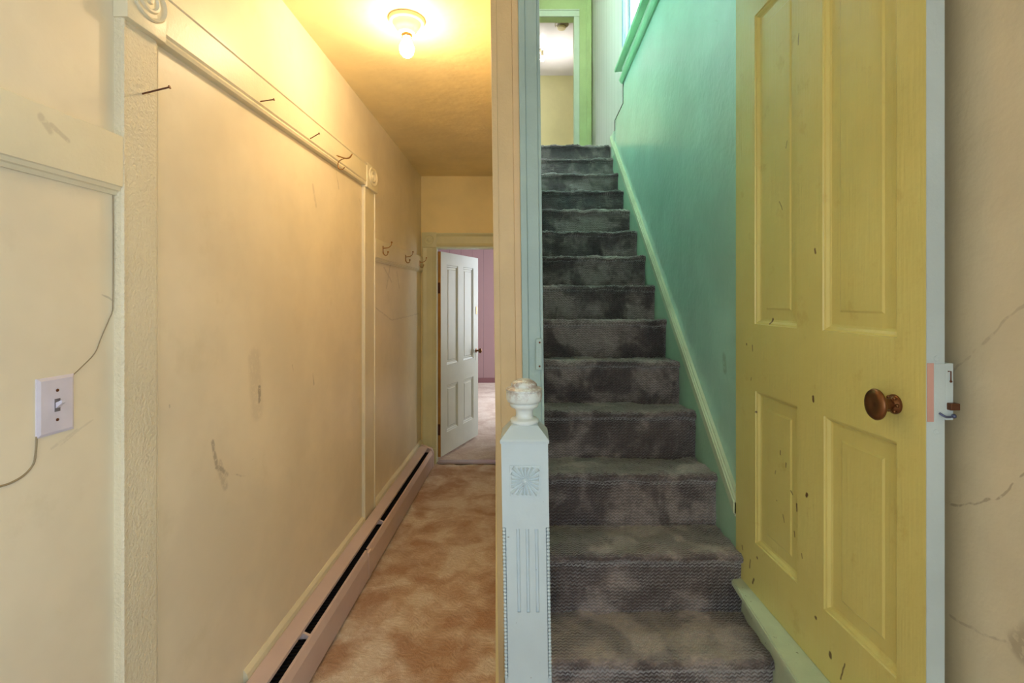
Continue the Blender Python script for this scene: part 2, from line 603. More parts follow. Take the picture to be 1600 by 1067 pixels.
# back wall behind the camera with a tall window opening
shell('wall_back', M['left_wall'], (XL, -.58, Y0 - .12, Y0, 0, 2.78), (.58, .9, Y0 - .12, Y0, 0, 2.78),
      (-.58, .58, Y0 - .12, Y0, 0, .58), (-.58, .58, Y0 - .12, Y0, 2.32, 2.78), label='foyer wall behind the viewer')
# right wall of the foyer, with an added opening for side daylight
shell('wall_right', M['beige'], (.87, .97, -.3, 1.80, -.05, 2.78), (.87, .97, Y0 - .12, -1.2, -.05, 2.78), (.87, .97, -1.2, -.3, -.05, .75), (.87, .97, -1.2, -.3, 2.25, 2.78), label='beige plaster wall behind the open door')
# end wall of the hall, with its doorway
shell('wall_far', M['end_wall'], (XL, -.85, YE, YE + .12, 0, 2.7), (-.85, -.02, YE, YE + .12, 1.945, 2.7), label='yellow wall over the far doorway')

# partition between hall and stairs; it leans a little
LEAN = .012
def lean(p):
    return Vector((p.x - LEAN * (p.z - EYE), p.y, p.z))
shell('wall_partition', M['end_wall'], (-.115, -.012, 1.74, YE + .12, 0, 5.5), label='partition between hall and stairs', fn=None)
shell('wall_stair_left', M['green'], (-.012, -.004, 1.80, 5.2, 0, 5.5), label='green wall left of the stairs')

# stair side wall: a white boarded wall, with green sheet panelling over its lower part
WY0, WY1, WZ0, WZ1 = 2.85, 3.97, 3.40, 4.75
shell('wall_stair_right', M['white_panel'], (XR + .008, XR + .12, 1.80, WY0, 0, 5.5), (XR + .008, XR + .12, WY1, 6.2, 0, 5.5),
      (XR + .008, XR + .12, WY0, WY1, 0, WZ0), (XR + .008, XR + .12, WY0, WY1, WZ1, 5.5), label='pale boarded wall beside the landing')
bm = bmesh.new()
prism(bm, [(1.78, 0), (1.78, 5.5), (WY0 - .08, 5.5), (WY0 - .08, 3.3), (4.02, 3.3), (4.02, 3.06), (4.41, 3.06), (4.41, 2.6)], XR, XR + .0085, 'x')
structure(link('wall_green_panel', bm, M['green']), 'glossy green wall beside the stairs')

bm = bmesh.new()
tube(bm, [(XR - .001, 4.024, 3.215), (XR - .001, 4.024, 3.058), (XR - .001, 4.414, 3.058), (XR - .001, 4.414, 2.965)], .0032, 6)
structure(link('trim_23', bm, simple('brown_gap_line', (70, 54, 44), .7)), 'dark open joint at the edge of the green sheet')

# landing and upper rooms
LZ = 2.925
shell('floor_landing', M['stair_carpet'], (-.95, XR + .01, 4.75, 6.2, LZ - .16, LZ - .012), label='landing floor')
DX0, DX1, DZ1 = -.1, .55, 4.90
LY = 6.06
shell('wall_landing', M['lime'], (DX1, XR + .01, LY, LY + .12, LZ, 5.5), (DX0, DX1, LY, LY + .12, DZ1, 5.5), (-1.0, DX0, LY, LY + .12, LZ, 5.5),
      label='lime green wall around the upper doorway')
shell('wall_landing_left', M['lime'], (-1.0, -.9, 5.2, LY, LZ - .2, 5.5), (-1.0, -.012, 5.1, 5.2, LZ - .2, 5.5), label='green wall left of the landing')
shell('ceiling_stair', M['mint_trim'], (-1.0, XR + .12, 1.66, LY + .12, 5.45, 5.55), label='ceiling over the stairs')
shell('wall_above_door', M['mint_trim'], (-.115, XR + .12, 1.66, 1.80, 2.62, 5.5), label='wall over the stair door')
shell('ceiling_upper', M['white_ceil'], (-1.2, 2.0, LY + .12, 8.78, 5.40, 5.5), label='pale ceiling of the upper room')
shell('wall_upper_far', M['cream_wall'], (-1.2, 2.0, 8.75, 8.87, LZ, 5.45), label='cream wall of the upper room')
shell('wall_upper_left', M['cream_wall'], (-1.3, -1.2, LY, 7.3, LZ, 5.5), (-1.3, -1.2, 8.7, 8.85, LZ, 5.5), (-1.3, -1.2, 7.3, 8.7, LZ, 3.6), (-1.3, -1.2, 7.3, 8.7, 4.9, 5.5), label='side wall of the upper room')
shell('wall_upper_right', M['cream_wall'], (1.9, 2.0, LY, 8.87, LZ, 5.5), (XR, 2.0, LY + .0, LY + .12, LZ, 5.5), label='side wall of the upper room')
shell('floor_upper', M['far_carpet'], (-1.3, 2.0, LY, 8.87, LZ - .12, LZ - .01), label='floor of the upper room')

# room beyond the hall
FZ = 2.45
shell('floor_far_room', M['far_carpet'], (-2.6, 1.5, YE + .02, 8.95, -.1, .004), label='pale carpet of the far room')
shell('wall_pink', M['pink_panel'], (-2.6, 1.5, 8.84, 8.95, 0, FZ), label='pink grooved panelling in the far room')
shell('wall_far_room_left', M['pink_panel'], (-2.6, -2.5, YE + .1, 8.9, 0, FZ), label='side wall of the far room')
shell('wall_far_room_right', M['cream_wall'], (1.4, 1.5, YE + .1, 5.55, 0, FZ), (1.4, 1.5, 7.25, 8.9, 0, FZ), (1.4, 1.5, 5.55, 7.25, 0, .7), (1.4, 1.5, 5.55, 7.25, 2.3, FZ),
      label='window wall of the far room')
shell('wall_far_room_front', M['cream_wall'], (-2.6, XL, YE + .05, YE + .12, 0, FZ), (.0, 1.5, YE + .05, YE + .12, 0, FZ), label='near wall of the far room')
shell('ceiling_far_room', M['white_ceil'], (-2.6, 1.5, YE + .1, 8.95, FZ, FZ + .1), label='ceiling of the far room')
shell('baseboard_far', M['darkbase'], (-2.5, 1.4, 8.82, 8.84, 0, .09), label='mauve baseboard under the pink panelling')

# ------------------------------------------------------------------ left wall trim
def casing_profile(bm, y0, y1, z0, z1, X=XC, groove=False):
    """flat board with a bead on each long edge"""
    d = X - XL
    b = .008
    pts = [(XL, y0), (X - .004, y0), (X, y0 + .004), (X, y0 + b), (X - .003, y0 + b + .003), (X - .003, y1 - .010), (X - .005, y1 - .005),
           (X - .009, y1), (XL, y1)]
    if groove:
        pts = pts[:5] + [(X - .003, y1 - b - .014), (X - .009, y1 - b - .010), (X - .009, y1 - b - .003), (X, y1 - b), (X, y1 - .004), (X - .004, y1), (XL, y1)]
    prism(bm, pts, z0, z1, 'z')

nY0, nY1 = 1.164, 1.283
fY0, fY1 = 2.885, 3.085
HZ0, HZ1 = 2.137, 2.262
bm = bmesh.new()
casing_profile(bm, nY0, nY1, .0, HZ0 - .005)
structure(link('trim_1', bm, M['crackle']), 'near upright casing board of the blocked doorway')
bm = bmesh.new()
casing_profile(bm, fY0, fY1, .0, HZ0 - .005, groove=True)
structure(link('trim_2', bm, M['cream_trim']), 'far upright casing board of the blocked doorway')
# head board with moulded lower and upper edge
bm = bmesh.new()
X = XC + .010
prism(bm, [(XL, HZ0), (X - .006, HZ0), (X - .002, HZ0 + .008), (X - .006, HZ0 + .016), (X, HZ0 + .022), (X, HZ1 - .012), (X + .004, HZ1 - .008), (X + .004, HZ1), (XL, HZ1)], nY1 + .002, fY0 - .002, 'y')
structure(link('trim_3', bm, M['cream_trim']), 'head board of the blocked doorway, holding nails')


def rosette(name, y0, y1, z0, z1, X, mat, label):
    bm = bmesh.new()
    box(bm, XL, X, y0, y1, z0, z1, .003)
    cy, cz = (y0 + y1) / 2 + .003, (z0 + z1) / 2 + .010
    R = min(y1 - y0, z1 - z0) * .40
    prof = [(R, 0), (R, .004), (R * .93, .007), (R * .86, .004), (R * .78, .001), (R * .62, .001), (R * .55, .006), (R * .45, .007), (R * .38, .002), (R * .22, .002), (R * .16, .007), (.0005, .009)]
    sy = 1.15 if y1 < 2 else 1.3
    lathe(bm, prof, 40, lambda p: Vector((X + p.z - .0005, cy + p.x * sy, cz + p.y)))
    return structure(link(name, bm, mat, smooth=True, sharp=35), label)

rosette('trim_4', nY0 - .004, nY1 + .002, HZ0 - .005, HZ1 + .006, XC + .014, M['cream_trim'], 'corner block with round boss at the near top of the blocked doorway')
rosette('trim_5', fY0 - .002, fY1 + .004, HZ0 - .01, HZ1 + .006, XC + .014, M['cream_trim'], 'corner block with round boss at the far top of the blocked doorway')
# infill sheet of the blocked doorway
bm = bmesh.new()
box(bm, XL, XL + .005, nY1 + .012, fY0 - .008, .16, HZ0 - .012, .0015)
structure(link('trim_6', bm, M['left_wall']), 'smooth sheet filling the blocked doorway')


def rail(name, y0, y1, label, mat):
    bm = bmesh.new()
    z0, z1 = 1.735, 1.855
    X = XL + .022
    pts = [(XL, z0 - .018), (XL + .006, z0 - .018), (XL + .010, z0 - .010), (XL + .016, z0 - .008), (XL + .018, z0), (X, z0 + .002), (X, z1 - .003), (X - .003, z1), (XL, z1)]
    prism(bm, pts, y0, y1, 'y')
    return structure(link(name, bm, mat), label)

rail('trim_7', Y0, nY0 - .001, 'horizontal board on the wall above the light switch', M['cream_trim'])
rail('trim_8', fY1 + .004, YE, 'horizontal board carrying three coat hooks', M['cream_trim'])

# baseboard behind the heater
bm = bmesh.new()
prism(bm, [(XL, 0), (XL + .026, 0), (XL + .026, .19), (XL + .020, .20), (XL + .018, .21), (XL + .008, .222), (XL, .224)], nY1 + .4, fY0, 'y')
prism(bm, [(XL, 0), (XL + .026, 0), (XL + .026, .19), (XL + .020, .20), (XL + .018, .21), (XL + .008, .222), (XL, .224)], fY1 + .001, YE - .02, 'y')
structure(link('baseboard_left', bm, M['cream_trim']), 'cream baseboard along the left wall')

# ------------------------------------------------------------------ baseboard heater
ht = empty('baseboard_heater', (-.88, 3.0, 0))
tag(ht, 'long low dusty pink baseboard heater with a dark slot, along the left wall', 'heater')
def hpart(name, bm, mat):
    o = link(name, bm, mat, ht)
    o.location = (.88, -3.0, 0)
    return o
hy0, hy1 = .55, 4.36
xb, xf = XL + .028, -.836
bm = bmesh.new()
prism(bm, [(xb, .012), (xb + .004, .012), (xb + .004, .192), (xb + .052, .178), (xb + .053, .170), (xb + .057, .170), (xb + .056, .182), (xb + .004, .200), (xb, .200)], hy0, hy1, 'y')
hpart('top_cover', bm, M['heater'])
for (a, b) in ((hy0, 2.62), (2.635, hy1)):
    bm = bmesh.new()
    prism(bm, [(xf - .004, .012), (xf, .016), (xf, .13), (xf - .012, .158), (xf - .022, .160), (xf - .022, .156), (xf - .014, .154), (xf - .004, .128), (xf - .004, .016)], a, b, 'y')
    hpart('front_panel', bm, M['heater'])
bm = bmesh.new()
box(bm, xf - .02, xf + .002, 2.61, 2.65, .012, .150, .002)
hpart('joint_cover', bm, M['heater'])
bm = bmesh.new()
box(bm, xb + .006, xf - .006, hy0 + .01, hy1 - .01, .02, .138)
y = hy0 + .02
while y < hy1 - .03:
    box(bm, xb + .012, xf - .008, y, y + .0015, .05, .148)
    y += .02
hpart('fins', bm, M['dark'])
bm = bmesh.new()
prism(bm, [(xb, .008), (xf + .003, .008), (xf + .003, .135), (xf - .012, .168), (xb + .004, .204), (xb, .204)], hy1 - .006, hy1 + .035, 'y')
hpart('end_cap', bm, M['heater'])
for yb in (1.95, 2.95):
    bm = bmesh.new()
    prism(bm, [(xb + .03, .145), (xf - .012, .145), (xf - .014, .156), (xb + .054, .172), (xb + .04, .172)], yb, yb + .012, 'y')
    hpart('damper_bracket', bm, M['heater'])

# ------------------------------------------------------------------ far doorway trim
def vcase(bm, x0, x1, y, z0, z1, t=.02):
    """upright casing facing the camera (towards -y)"""
    w_ = x1 - x0
    pts = [(x0, y), (x0, y - t), (x0 + .006, y - t - .003), (x0 + .014, y - t), (x0 + w_ * .3, y - t + .004), (x0 + w_ * .7, y - t + .004), (x1 - .014, y - t), (x1 - .006, y - t - .003), (x1, y - t), (x1, y)]
    prism(bm, pts, z0, z1, 'z')

cx0, cx1 = -.952, -.826
bm = bmesh.new()
vcase(bm, cx0, cx1, YE, .12, 1.94)
box(bm, cx0, cx1, YE - .028, YE, 0, .14, .003)
structure(link('trim_9', bm, M['olive_trim']), 'upright casing left of the far doorway')
bm = bmesh.new()
z0, z1 = 1.948, 2.068
prism(bm, [(YE, z0), (YE - .02, z0), (YE - .024, z0 + .012), (YE - .018, z0 + .03), (YE - .018, z1 - .03), (YE - .024, z1 - .018), (YE - .03, z1 - .008), (YE - .03, z1), (YE, z1)], cx1 + .0, -.03, 'x')
structure(link('trim_10', bm, M['olive_trim']), 'head casing over the far doorway')
bm = bmesh.new()
box(bm, cx0 - .004, cx1 + .001, YE - .03, YE, 1.942, 2.074, .003)
lathe(bm, [(.046, 0), (.046, .004), (.040, .006), (.034, .001), (.020, .001), (.014, .006), (.0005, .008)], 32,
      lambda p: Vector(((cx0 + cx1) / 2 + p.x, YE - .0295 - p.z, 2.008 + p.y)))
structure(link('trim_11', bm, M['olive_trim'], smooth=True, sharp=35), 'corner block of the far doorway')
bm = bmesh.new()
box(bm, -.85, -.836, YE - .0, YE + .125, 0, 1.95)
box(bm, -.836, -.828, YE + .0, YE + .06, 0, 1.94)
box(bm, -.836, -.03, YE - .012, YE + .125, 1.936, 1.95)
box(bm, -.05, -.03, YE, YE + .125, 0, 1.95)
structure(link('trim_12', bm, M['mint_trim']), 'jamb of the far doorway')
bm = bmesh.new()
prism(bm, [(YE - .03, .006), (YE - .01, .014), (YE + .06, .014), (YE + .09, .006)], -.815, -.04, 'x')
structure(link('trim_13', bm, simple('metal_carpet_strip', (170, 150, 150), .4, .4)), 'metal strip at the far doorway')

# ------------------------------------------------------------------ panelled doors
def panel_face(bm, W, H, panels, x, sgn, loops):
    """door face at plane x in local coords (y = along, z = up) with recessed panels"""
    us = sorted({0, W} | {p[0] for p in panels} | {p[1] for p in panels})
    vs = sorted({0, H} | {p[2] for p in panels} | {p[3] for p in panels})
    for a, b in zip(us, us[1:]):
        for c, d in zip(vs, vs[1:]):
            mu, mv = (a + b) / 2, (c + d) / 2
            if any(p[0] < mu < p[1] and p[2] < mv < p[3] for p in panels):
                continue
            bm.faces.new([bm.verts.new((x, -q[0], q[1])) for q in ((a, c), (b, c), (b, d), (a, d))])
    for p in panels:
        prev = None
        for ins, dep in loops:
            ring = [bm.verts.new((x - sgn * dep, -q[0], q[1])) for q in ((p[0] + ins, p[2] + ins), (p[1] - ins, p[2] + ins), (p[1] - ins, p[3] - ins), (p[0] + ins, p[3] - ins))]
            if prev:
                for i in range(4):
                    bm.faces.new((prev[i], prev[(i + 1) % 4], ring[(i + 1) % 4], ring[i]))
            prev = ring
        bm.faces.new(prev)

LOOPS = [(0, 0), (.002, .004), (.008, .006), (.013, .012), (.016, .012), (.03, .012), (.034, .009)]
def leaf(name, W, H, panels, T, mat, parent, loops=LOOPS, edge=True):
    bm = bmesh.new()
    panel_face(bm, W, H, panels, 0, -1, loops)
    panel_face(bm, W, H, panels, T, 1, loops)
    for a, b in (((0, 0), (0, H)), ((0, H), (W, H)), ((W, H), (W, 0)), ((W, 0), (0, 0))):
        bm.faces.new([bm.verts.new(q) for q in ((0, -a[0], a[1]), (0, -b[0], b[1]), (T, -b[0], b[1]), (T, -a[0], a[1]))])
    bmesh.ops.remove_doubles(bm, verts=bm.verts, dist=1e-5)
    return link(name, bm, mat, parent)

# door_1: mustard door standing open at the foot of the stairs (local: -y runs from hinge to free edge, x = thickness)
dz0 = .492
ang = math.atan2(39.4 / 780, 1)
door1 = empty('door_1', ((654 - 39.4 * 1.8) / 780, 1.80, dz0), ang)
structure(door1, 'open mustard yellow four-panel door with an oval bronze knob')
DW = .81 / math.cos(ang)
def du(px):
    return (1.8 - 654 / (px - 786.6)) / math.cos(ang)
pans = [(du(1179), du(1245), 1.392 - dz0, 2.42 - dz0), (du(1285), du(1401), 1.392 - dz0, 2.42 - dz0),
        (du(1180), du(1246), .664 - dz0, 1.170 - dz0), (du(1287), du(1401), .664 - dz0, 1.170 - dz0)]
DT = .037
L1 = [(0, 0), (.0015, .004), (.006, .0055), (.012, .012), (.018, .014), (.05, .014), (.055, .011)]
lf = leaf('door_leaf', DW - .0008, 2.08, pans, DT, M['door'], door1, L1)
bm = bmesh.new()
box(bm, .0002, DT + .0004, -DW - .001, -DW + .001, 0, 2.08)
link('door_edge', bm, M['door_edge'], door1)['label'] = 'pale blue painted free edge of the yellow door'
# knob
ku, kz = du(1401) - .005, 1.250 - dz0
kn = empty('x')
bpy.data.objects.remove(kn)
bm = bmesh.new()
def kfn(p):
    return Vector((-p.z, -ku + p.x * 1.0, kz + p.y * 1.12))
lathe(bm, [(.010, .0), (.0105, .012), (.012, .020), (.014, .032), (.024, .035), (.0295, .040), (.0300, .044), (.0275, .048), (.020, .050), (.010, .0485), (.0008, .048)], 36, kfn)
link('door_knob', bm, M['bronze'], door1, smooth=True, sharp=50)['label'] = 'worn oval bronze knob'
bm = bmesh.new()
lathe(bm, [(.021, 0), (.021, .003), (.017, .005), (.014, .010), (.011, .012)], 28, lambda p: Vector((-p.z, -ku + p.x, kz + p.y)))
for k in range(6):
    a = k * PI / 3
    ball(bm, (-.008, -ku + .016 * math.cos(a), kz + .016 * math.sin(a)), .004)
link('knob_rose', bm, M['bronze'], door1, smooth=True, sharp=50)
# rim lock on the far face
lz = 1.29 - dz0
lk = None
bm = bmesh.new()
box(bm, DT, DT + .016, -DW - .004, -DW + .075, lz - .055, lz + .058, .002)
lk = link('rim_lock', bm, M['door_edge'], door1)
bm = bmesh.new()
box(bm, .0135, DT + .001, -DW - .004, -DW + .0, lz - .053, lz + .057, .001)
link('lock_plate', bm, M['door_edge'], lk)
bm = bmesh.new()
box(bm, .0006, .0136, -DW - .0025, -DW - .0005, lz - .058, lz + .058)
link('bare_wood_strip', bm, M['pink_edge'], door1)
bm = bmesh.new()
box(bm, DT + .002, DT + .021, -DW - .014, -DW + .0, lz - .034, lz - .020, .002)
link('latch_bolt', bm, M['nail'], lk)
bm = bmesh.new()
tube(bm, smoothpts([(.022, -DW - .006, lz - .040), (.030, -DW - .010, lz - .046), (.040, -DW - .010, lz - .047), (.050, -DW - .008, lz - .046)]), .0022, 8)
ball(bm, (.050, -DW - .008, lz - .046), .0045)
link('latch_lever', bm, simple('blue_steel', (96, 104, 140), .35, .6), lk, smooth=True)
bm = bmesh.new()
tube(bm, [(DT + .004, -DW - .0045, lz + .042), (DT + .010, -DW - .0045, lz + .042), (DT + .010, -DW - .0045, lz + .022)], .0012, 8)
ball(bm, (DT + .010, -DW - .0045, lz + .022), .0025)
link('lock_catch', bm, M['rust'], lk)
for dz in (.067, -.078):
    bm = bmesh.new()
    lathe(bm, [(.0058, 0), (.0055, .0012), (.0045, .0012), (.004, .0006), (.0005, .0006)], 20, lambda p: Vector((.020 + p.x, -DW - .001 - p.z, lz + dz + p.y)))
    link('screw', bm, M['door_edge'], door1, smooth=True, sharp=40)
# butt hinges at the green wall
for hz in (.22, 1.75):
    bm = bmesh.new()
    lathe(bm, [(.006, 0), (.006, .09), (.0035, .095), (.0005, .097)], 16, lambda p: Vector((DT + .004 + p.x, .004 + p.y, hz + p.z)))
    link('hinge', bm, M['door'], door1, smooth=True, sharp=40)

# door_2: white door at the end of the hall, opening into the far room
hx, hy = -.806, YE + .085
a2 = math.atan2(.275, .78)
door2 = empty('door_2', (hx, hy, .03), 0)
structure(door2, 'white four-panel door standing open at the end of the hall')
door2.rotation_euler = (0, 0, PI - a2)
# in this frame the leaf runs along local -y
W2, H2, T2 = .80, 1.885, .034
p2 = [(.115, .34, .86 - .03, 1.77), (.455, .685, .86 - .03, 1.77), (.115, .34, .20, .64), (.455, .685, .20, .64)]
leaf('door_leaf', W2, H2, p2, T2, M['far_door'], door2, [(0, 0), (.004, .005), (.018, .008), (.022, .013), (.04, .013), (.045, .009)])
bm = bmesh.new()
box(bm, -.001, T2 + .001, -.0005, .0015, 0, H2)
link('door_edge', bm, M['raw_wood'], door2)['label'] = 'bare orange wood of the hinge edge'
for hz in (.2, 1.5):
    bm = bmesh.new()
    box(bm, T2 - .03, T2 + .004, .0, .004, hz, hz + .1, .0008)
    lathe(bm, [(.006, -.002), (.006, .102)], 12, lambda p: Vector((T2 + .006 + p.x, .004 + p.y, hz + p.z)))
    link('hinge', bm, M['rust'], door2)
kz2 = .905
for sx in (-1, 1):
    bm = bmesh.new()
    base = T2 if sx > 0 else 0
    lathe(bm, [(.022, 0), (.022, .003), (.010, .006), (.009, .03), (.020, .036), (.027, .046), (.026, .056), (.015, .064), (.0006, .066)], 28,
          lambda p: Vector((base + sx * p.z, -W2 + .05 + p.x, kz2 + p.y)))
    link('door_knob', bm, M['bronze'], door2, smooth=True, sharp=50)
    bm = bmesh.new()
    box(bm, base - .003 if sx < 0 else base, base if sx < 0 else base + .003, -W2 + .035, -W2 + .065, kz2 - .10, kz2 - .02, .001)
    link('keyhole_plate', bm, M['far_door'], door2)
    bm = bmesh.new()
    box(bm, base - .004 if sx < 0 else base, base if sx < 0 else base + .004, -W2 + .035, -W2 + .055, 1.29, 1.37, .001)
    link('latch_plate', bm, M['brass'], door2)

# ------------------------------------------------------------------ partition end: posts and stair door casing
PY = 1.70
def lprism(bm, x0, x1, y0, y1, z0, z1, bev=.002):
    box(bm, x0, x1, y0, y1, z0, z1, bev, fn=lean)

bm = bmesh.new()
lprism(bm, -.118, -.046, PY, PY + .10, 0, 2.66)
lprism(bm, -.118, -.098, PY - .003, PY + .01, 0, 2.66)
structure(link('trim_14', bm, M['peach']), 'peach post at the end of the partition')
bm = bmesh.new()
lprism(bm, -.046, -.024, PY - .004, PY + .10, 0, 2.66)
structure(link('trim_15', bm, M['peach2']), 'tan strip between the peach post and the blue casing')
bm = bmesh.new()
lprism(bm, -.024, -.002, PY - .012, PY + .10, 0, 2.66, .003)
lprism(bm, -.002, .038, PY - .008, PY + .10, 0, 2.66, .002)
lprism(bm, .038, .0485, PY - .004, PY + .10, 0, 2.66, .002)
structure(link('trim_16', bm, M['blue_trim']), 'blue green casing left of the stair opening')
# lock keeper on the casing
kp = empty('lock_keeper', (.034, PY - .012, 1.29))
tag(kp, 'small blue painted metal lock keeper on the blue green casing', 'lock keeper')
bm = bmesh.new()
box(bm, -.010, .010, -.012, .004, -.052, .052, .002)
link('keeper_box', bm, M['blue_trim'], kp)
for z in (-.04, .04):
    bm = bmesh.new()
    lathe(bm, [(.0035, 0), (.003, .001), (.0005, .0012)], 14, lambda p: Vector((.003 + p.x, -.0118 - p.z, z + p.y)))
    link('screw', bm, M['rust'], kp, smooth=True)
bm = bmesh.new()
box(bm, .0, .0105, -.0125, -.004, -.012, .02, .001)
link('strike_lip', bm, M['blue_trim'], kp)

# jamb behind the yellow door
bm = bmesh.new()
box(bm, XR + .012, .88, 1.80, 1.83, 0, 2.66)
structure(link('trim_17', bm, M['mint_trim']), 'hinge jamb of the stair door')
# ledge under the open door
bm = bmesh.new()
prism(bm, [(.716, 1.80), (.656, .55), (.869, .55), (.869, 1.80)], .468, .4905, 'z')
bmesh.ops.bevel(bm, geom=[e for e in bm.edges], offset=.004, segments=2, affect='EDGES')
structure(link('trim_18', bm, M['ledge'], smooth=True, sharp=35), 'worn pale ledge board under the open door')
bm = bmesh.new()
prism(bm, [(.752, 1.795), (.700, .57), (.869, .57), (.869, 1.795)], -.02, .463, 'z')
prism(bm, [(.738, 1.795), (.686, .57), (.752, .57), (.752, 1.795)], .44, .469, 'z')
structure(link('trim_19', bm, M['ledge']), 'panel below the ledge board')

# ------------------------------------------------------------------ newel post
NW = .1145
ny = 1.22
nwl = empty('newel_post', ((-6.5) * ny / F, ny + NW / 2, 0))
tag(nwl, 'pale blue square newel post with round knob finial and carved sunburst', 'newel post')
LN = .016
def nfn(p):
    return Vector((p.x - LN * (p.z - 1.13), p.y, p.z))
h = NW / 2
ZT = 1.130
zb = 1.474 - 356 * ny / F      # where the beaded edges begin
bm = bmesh.new()
g = .0085
zq = 1.474 - 489 * ny / F
prism(bm, [(-h, -h), (h, -h), (h, h), (-h, h)], zb, ZT - .006, 'z', nfn)
rest = [(h - g, -h), (h - g, -h + g), (h, -h + g), (h, h - g), (h - g, h - g), (h - g, h), (-h + g, h), (-h + g, h - g), (-h, h - g), (-h, -h + g), (-h + g, -h + g), (-h + g, -h)]
flut = []
for px in (-12.5, 2.0, 16.5):
    xx = px * ny / F
    flut += [(xx - .0042, -h), (xx - .0028, -h + .0040), (xx + .0028, -h + .0040), (xx + .0042, -h)]
prism(bm, flut + rest, zq, zb - .004, 'z', nfn)
prism(bm, rest, zb - .004, zb, 'z', nfn)
prism(bm, rest, -.01, zq, 'z', nfn)
link('shaft', bm, M['newel'], nwl)
# cap: low pyramid with a small lip
bm = bmesh.new()
e = h + .002
rings = [(e, ZT - .008), (e + .001, ZT - .002), (e - .001, ZT + .002), (.034, ZT + .030), (.030, ZT + .031)]
prev = None
for r, z in rings:
    ring = [bm.verts.new(nfn(Vector((sx * r, sy * r, z)))) for sx, sy in ((-1, -1), (1, -1), (1, 1), (-1, 1))]
    if prev:
        for i in range(4):
            bm.faces.new((prev[i], prev[(i + 1) % 4], ring[(i + 1) % 4], ring[i]))
    else:
        bm.faces.new(ring[::-1])
    prev = ring
bm.faces.new(prev)
link('cap', bm, M['newel'], nwl)
T = NT('worn_finial_paint')
v = T.coord()
wn = T.math('MULTIPLY', T.ramp(T.noise(v, 38, 5, .75), .42, .62), 1.0)
sep = T.n('ShaderNodeSeparateXYZ')
T.put(sep.inputs[0], v)
up = T.ramp(sep.outputs[2], 1.195, 1.262)
cc = T.mix(T.math('MULTIPLY', T.math('MULTIPLY', wn, up), .75), lin((214, 222, 222)), lin((140, 108, 92)))
sp = T.ramp(T.noise(v, 70, 4, .8), .70, .73)
cc = T.mix(T.math('MULTIPLY', sp, .8), cc, lin((60, 48, 44)))
T.put(T.b.inputs['Base Color'], cc)
T.b.inputs['Roughness'].default_value = .3
bm = bmesh.new()
prof = [(.0350, 1.160), (.0365, 1.163), (.0365, 1.168), (.034, 1.171), (.026, 1.1725), (.0225, 1.176), (.0215, 1.184), (.0225, 1.192), (.026, 1.197), (.034, 1.2005), (.0365, 1.204), (.0370, 1.208), (.0350, 1.211),
        (.0420, 1.214), (.0455, 1.220), (.0462, 1.228), (.0455, 1.238), (.0440, 1.241), (.0462, 1.2425), (.0462, 1.2465), (.0430, 1.249), (.0345, 1.2525), (.0330, 1.256), (.0330, 1.259), (.026, 1.2655), (.016, 1.2705), (.0006, 1.2725)]
lathe(bm, prof, 40, lambda p: nfn(p))
link('finial', bm, T.m, nwl, smooth=True, sharp=50)
# carved sunburst square
bm = bmesh.new()
s_ = .037
zc_ = 1.474 - 283 * ny / F
box(bm, -s_, s_, -h - .003, -h + .001, zc_ - s_, zc_ + s_, .001, nfn)
nr = 20
for k in range(nr):
    a = 2 * PI * k / nr + .1
    swirl = .12
    L = s_ * .96 / max(abs(math.cos(a)), abs(math.sin(a)))
    w0, w1 = .0012, L * math.tan(PI / nr) * .72
    pts = []
    c, s2 = math.cos(a), math.sin(a)
    def P(r, t, dpt):
        return bm.verts.new(nfn(Vector((c * r - s2 * t, -h - .003 - dpt, zc_ + s2 * r + c * t))))
    r0, r1 = .008, L * .94
    A = [P(r0, -w0, 0), P(r0, w0, 0), P(r1, w1, 0), P(r1, -w1, 0)]
    q0, q1 = P(r0, 0, .0015), P(r1 * .96, 0, .0062)
    bm.faces.new((A[0], q0, q1, A[3]))
    bm.faces.new((q0, A[1], A[2], q1))
    bm.faces.new((A[3], q1, A[2]))
lathe(bm, [(.008, 0), (.0078, .003), (.006, .0045), (.0045, .003), (.003, .0045), (.0005, .005)], 24, lambda p: nfn(Vector((p.x, -h - .0028 - p.z, zc_ + p.y))))
link('sunburst_carving', bm, M['newel'], nwl)
# beads on all four edges
for sx, sy in ((-1, -1), (1, -1), (1, 1), (-1, 1)):
    bm = bmesh.new()
    z = zb - .006
    while z > .55:
        c = nfn(Vector((sx * (h - g * .42), sy * (h - g * .42), z)))
        prof = [(max(1e-4, .0046 * math.sin(PI * i / 6)), -.0046 * math.cos(PI * i / 6)) for i in range(7)]
        lathe(bm, prof, 8, lambda p: p + c)
        z -= .0088
    link('bead_strip', bm, M['newel'], nwl, smooth=True)

